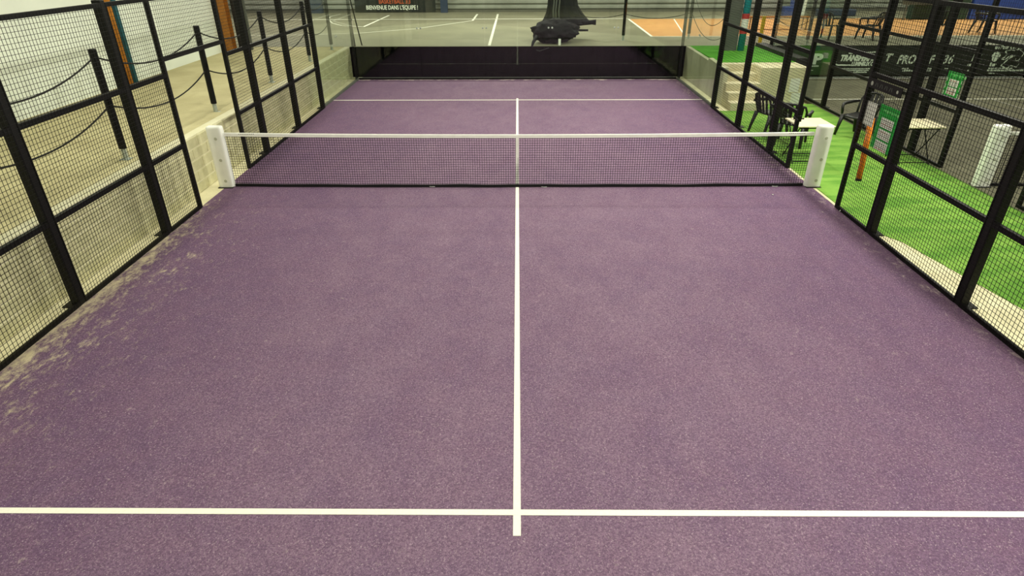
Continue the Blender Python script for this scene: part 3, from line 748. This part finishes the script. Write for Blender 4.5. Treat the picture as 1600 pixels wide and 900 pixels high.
# ================================================================== signs, sheet and tube on the fences
def sign(x, y0, y1, z0, z1, n, label, face=-1):
    root = empty('sign_board', (x, (y0+y1)/2, z0), label, 'sign', 'green sign boards')
    bd = box('board', M_SIGN, (x, x+.006, y0, y1, z0, z1), root)
    H = z1-z0; W = y1-y0; h = H*.215 if n == 3 else H*.27; zz = z1-H*.27
    rnd = random.Random(n)
    for k in range(n):
        z2 = zz-k*(h+H*.045)
        pc = box('paper_field', M_PAPER, (x-.002, x, y0+W*.2, y1-W*.2, z2-h, z2), root)
        for r in range(4):
            mb = MB(); yy = y1-W*.26
            while yy > y0+W*.3:
                l = rnd.uniform(.02, .06); mb.box(x-.003, x-.0021, yy-l, yy, z2-h*.2-r*h*.2-.012, z2-h*.2-r*h*.2); yy -= l+.02
            tag(mb.build('print_mark', M_INKR if rnd.random() < .3 else M_INK, pc), kind='stuff')
    mb = MB(); yy = y1-W*.2
    for i in range(6):
        l = rnd.uniform(.03, .06); mb.box(x-.0012, x-.0002, yy-l, yy, z1-H*.13-.02*(i % 2), z1-H*.13+.02); yy -= l+.02
    mb.build('heading_mark', M_PALEG, root)
    for yy in (y0+.02, y1-.02):
        for k in range(3): box('edge_mark', M_PAPER, (x-.0012, x-.0002, yy-.006, yy+.006, z0+H*(.1+.25*k), z0+H*(.25+.25*k)), root)
    MB().tube([(x+.003, y0+.05, z1), (x+.01, (y0+y1)/2, z1+.07), (x+.003, y1-.05, z1)], .004, 6).build('hanger', M_ROPE, root)
    return root
sign(5.016, -1.89, -1.385, 1.085, 1.67, 3, 'green sign with three white fields hung on the right court fence')
sign(7.825, 1.19, 1.63, 1.16, 1.61, 2, 'smaller green sign with two white fields on the charcoal court fence')
o = box('paper_sheet', M_PAPER, (5.012, 5.015, -1.31, -1.04, 1.32, 1.64)); tag(o, 'white sheet above the orange tube on the right gate post', 'paper')
tb = empty('ball_tube', (5.062, -1.25, .53), 'long orange ball tube hanging on the right fence by the gate', 'ball tube')
MB().tube([(5.062, -1.265, .56), (5.062, -1.165, 1.42)], .04, 14).build('tube', M_TUBE, tb, smooth=True)
MB().tube([(5.062, -1.268, .525), (5.062, -1.265, .56)], .043, 14).build('end_cap', M_CHAIR, tb)
for zz in (.75, .95, 1.2): MB().tube([(5.023, -1.245+(zz-.75)*.1, zz), (5.022, -1.24+(zz-.75)*.1, zz+.06)], .006, 6).build('print_mark', M_PAPER, tb)

# ================================================================== furniture
def chair():
    root = empty('plastic_chair', (0, 0, 0), 'black plastic armchair', 'chair', 'black plastic armchairs')
    mb = MB(); n = 8       # seat: dished grid shell
    for lay, dz in ((0, 0), (1, -.025)):
        for j in range(n+1):
            for i in range(n+1):
                u, v = i/n*2-1, j/n*2-1; mb.v.append((u*.22*(1-.08*(v+1)/2), v*.22, .425+.02*(u*u+v*v*.5)-.02*(v < -.9)+dz))
    m1 = (n+1)**2
    for j in range(n):
        for i in range(n):
            a = j*(n+1)+i; mb.f.append((a, a+1, a+n+2, a+n+1)); b = a+m1; mb.f.append((b, b+n+1, b+n+2, b+1))
    for i in range(n):
        mb.f += [(i, i+m1, i+1+m1, i+1), (n*(n+1)+i, n*(n+1)+i+1, n*(n+1)+i+1+m1, n*(n+1)+i+m1), (i*(n+1), (i+1)*(n+1), (i+1)*(n+1)+m1, i*(n+1)+m1), (i*(n+1)+n, i*(n+1)+n+m1, (i+1)*(n+1)+n+m1, (i+1)*(n+1)+n)]
    mb.build('seat', M_CHAIR, root, smooth=False)
    # backrest: curved frame with upright slats
    bk = lambda u, z: (u*(.21+.05*(z-.42)/.42), .22+.13*(z-.42)/.42-.05*u*u+.03, z)
    mb = MB(); fr = [bk(-1, .43), bk(-1, .6), bk(-.97, .72), bk(-.8, .81), bk(-.4, .85), bk(0, .86), bk(.4, .85), bk(.8, .81), bk(.97, .72), bk(1, .6), bk(1, .43)]
    mb.tube(fr, .022, 8); back = mb.build('backrest', M_CHAIR, root, smooth=True)
    for u in (-.6, -.2, .2, .6): MB().bar(bk(u, .44), bk(u, .84), .06, .012, up=(0, 1, 0)).build('slat', M_CHAIR, back)
    for s in (-1, 1):
        MB().tube([(s*.27, .3, .665), (s*.29, .12, .67), (s*.29, -.1, .66), (s*.28, -.2, .645), (s*.265, -.235, .60), (s*.25, -.22, .45)], [.024, .034, .037, .034, .03, .026], 8).build('armrest', M_CHAIR, root, smooth=True)
        MB().tube([(s*.235, -.2, .43), (s*.255, -.24, .2), (s*.27, -.27, 0)], [.045, .034, .026], 8).build('leg', M_CHAIR, root, smooth=True)
        MB().tube([(s*.225, .22, .43), (s*.24, .28, .2), (s*.25, .33, 0)], [.045, .034, .026], 8).build('leg', M_CHAIR, root, smooth=True)
    return root
ch0 = chair()
CH = [(5.54, 3.5, 0.004, 1.9, 'black plastic armchair beside the steps behind the far right fence'),
      (5.66, 2.62, 0.004, 2.6, 'black plastic armchair tucked at the cream table behind the net'),
      (7.28, 3.2, 0.004, -1.1, 'black plastic armchair against the charcoal court fence in the passage'),
      (10.4, 12.2, ZF+.002, 2.3, 'black plastic armchair above the green end of the banner'),
      (11.75, 12.1, ZF+.002, -2.5, 'black plastic armchair facing sideways above the long white lettering'),
      (14.3, 12.4, ZF+.002, 2.8, 'black plastic armchair above the figure on the sponsor banner'),
      (16.6, 13.6, ZF+.004, .4, 'black plastic armchair farthest right on the terracotta floor')]
for i, (x, y, z, a, l) in enumerate(CH):
    o = ch0 if i == 0 else copy_tree(ch0); o.location = (x, y, z+.001); o.rotation_euler = (0, 0, a); o['label'] = l
def table():
    root = empty('folding_table', (0, 0, 0), 'cream folding table', 'table', 'cream folding tables')
    mb = MB().bbox(-.34, .34, -.33, .33, .69, .715, .008); mb.build('table_top', M_TABLE, root)
    for s in (-1, 1):
        for d in (-1, 1): MB().tube([(s*.27, -d*.26, .688), (s*.27+.012*d, d*.27, .0)], .011, 8).build('leg', M_BLK, root)
    for y in (-.26, .26):
        MB().tube([(-.27, y, .66), (.27, y, .66)], .009, 8).build('crossbar', M_BLK, root); MB().tube([(-.27, y, .04), (.27, y, .04)], .009, 8).build('crossbar', M_BLK, root)
    return root
t0 = table(); t0.location = (5.46, 1.5, .004); t0['label'] = 'cream folding table in the passage behind the right net post'
t1 = copy_tree(t0); t1.location = (7.42, 1.42, .004); t1['label'] = 'cream folding table against the charcoal court fence'
# far right: hoop stand, mats
hs = empty('basketball_stand', (12.4, 20.6, ZF), 'blue and white basketball stand by the far wall', 'basketball stand')
box('base', M_BLUE, (12.1, 12.75, 20.3, 20.9, ZF+.005, ZF+.4), hs, .03); MB().tube([(12.5, 20.6, ZF+.4), (12.5, 20.6, 4.3)], .09, 12).build('mast', M_BLUE, hs)
MB().tube([(12.95, 20.35, ZF+.05), (13.1, 20.35, 3.6)], .07, 12).build('strut', M_PAD, hs)
box('ballast', M_NAVY, (13.6, 15.4, 20.4, 21.0, ZF+.005, ZF+.28), hs, .03)
for i, (x0, l) in enumerate(((19.4, 'blue padded mat standing at the far right'), (22.0, 'blue padded mat at the right edge of view'))):
    o = box('crash_mat', M_BLUE, (x0, x0+2.5, 18.6, 18.9, ZF+.005, ZF+1.7), b=.04); tag(o, l, 'mat', 'blue crash mats')
    o.location.z += 0
o = box('crash_mat', M_DKG, (16.9, 19.3, 18.7, 19.1, ZF+.005, ZF+1.2), b=.04); tag(o, 'dark green padded mat beside the blue mats', 'mat')
yb = empty('notice_board', (17.3, 18.5, ZF), 'grey notice board with yellow lettering marks behind the right fence', 'sign')
box('board', M_GREYST, (16.3, 17.9, 18.5, 18.54, ZF+.6, ZF+1.5), yb)
for s in (-1, 1): MB().tube([(17.1+s*.6, 18.52, ZF+.003), (17.1+s*.6, 18.52, ZF+.6)], .025, 8).build('leg', M_GREYST, yb)
mb = MB()
for k in range(7): mb.box(16.4+.2*k, 16.54+.2*k, 18.49, 18.499, ZF+1.0+.02*(k % 2), ZF+1.2)
mb.build('lettering_marks', M_YEL, yb)
# bench rails on the far right terracotta floor
for i, (x, y, l) in enumerate(((9.9, 15.2, 'low brown bench frame on the terracotta floor behind the platform'),)):
    bq = empty('bench', (x, y, ZF), l, 'bench')
    for dy in (-.15, 0, .15): box('slat', M_ORANGE, (x-1.2, x+1.2, y+dy-.06, y+dy+.06, ZF+.42, ZF+.45), bq)
    for s in (-1, 1):
        MB().tube([(x+s*1.0, y-.18, ZF+.006), (x+s*1.0, y-.18, ZF+.42), (x+s*1.0, y+.18, ZF+.42), (x+s*1.0, y+.18, ZF+.006)], .02, 8).build('leg', M_GREYST, bq)
# scraps on the court
for (x, y, s, l) in ((4.98, -1.18, .022, 'small white scrap on the purple turf by the right gate post'), (4.2, -.45, .011, 'tiny white fleck on the turf before the right net post')):
    mb = MB().tube([(x-s, y, .008), (x-s*.3, y+s*.4, s*.6+.003), (x+s*.5, y, s*.5+.003), (x+s, y-s*.3, .006)], [s*.4, s*.55, s*.6, s*.3], 7); o = mb.build('paper_scrap', M_PAPER, smooth=True); tag(o, l, 'scrap')
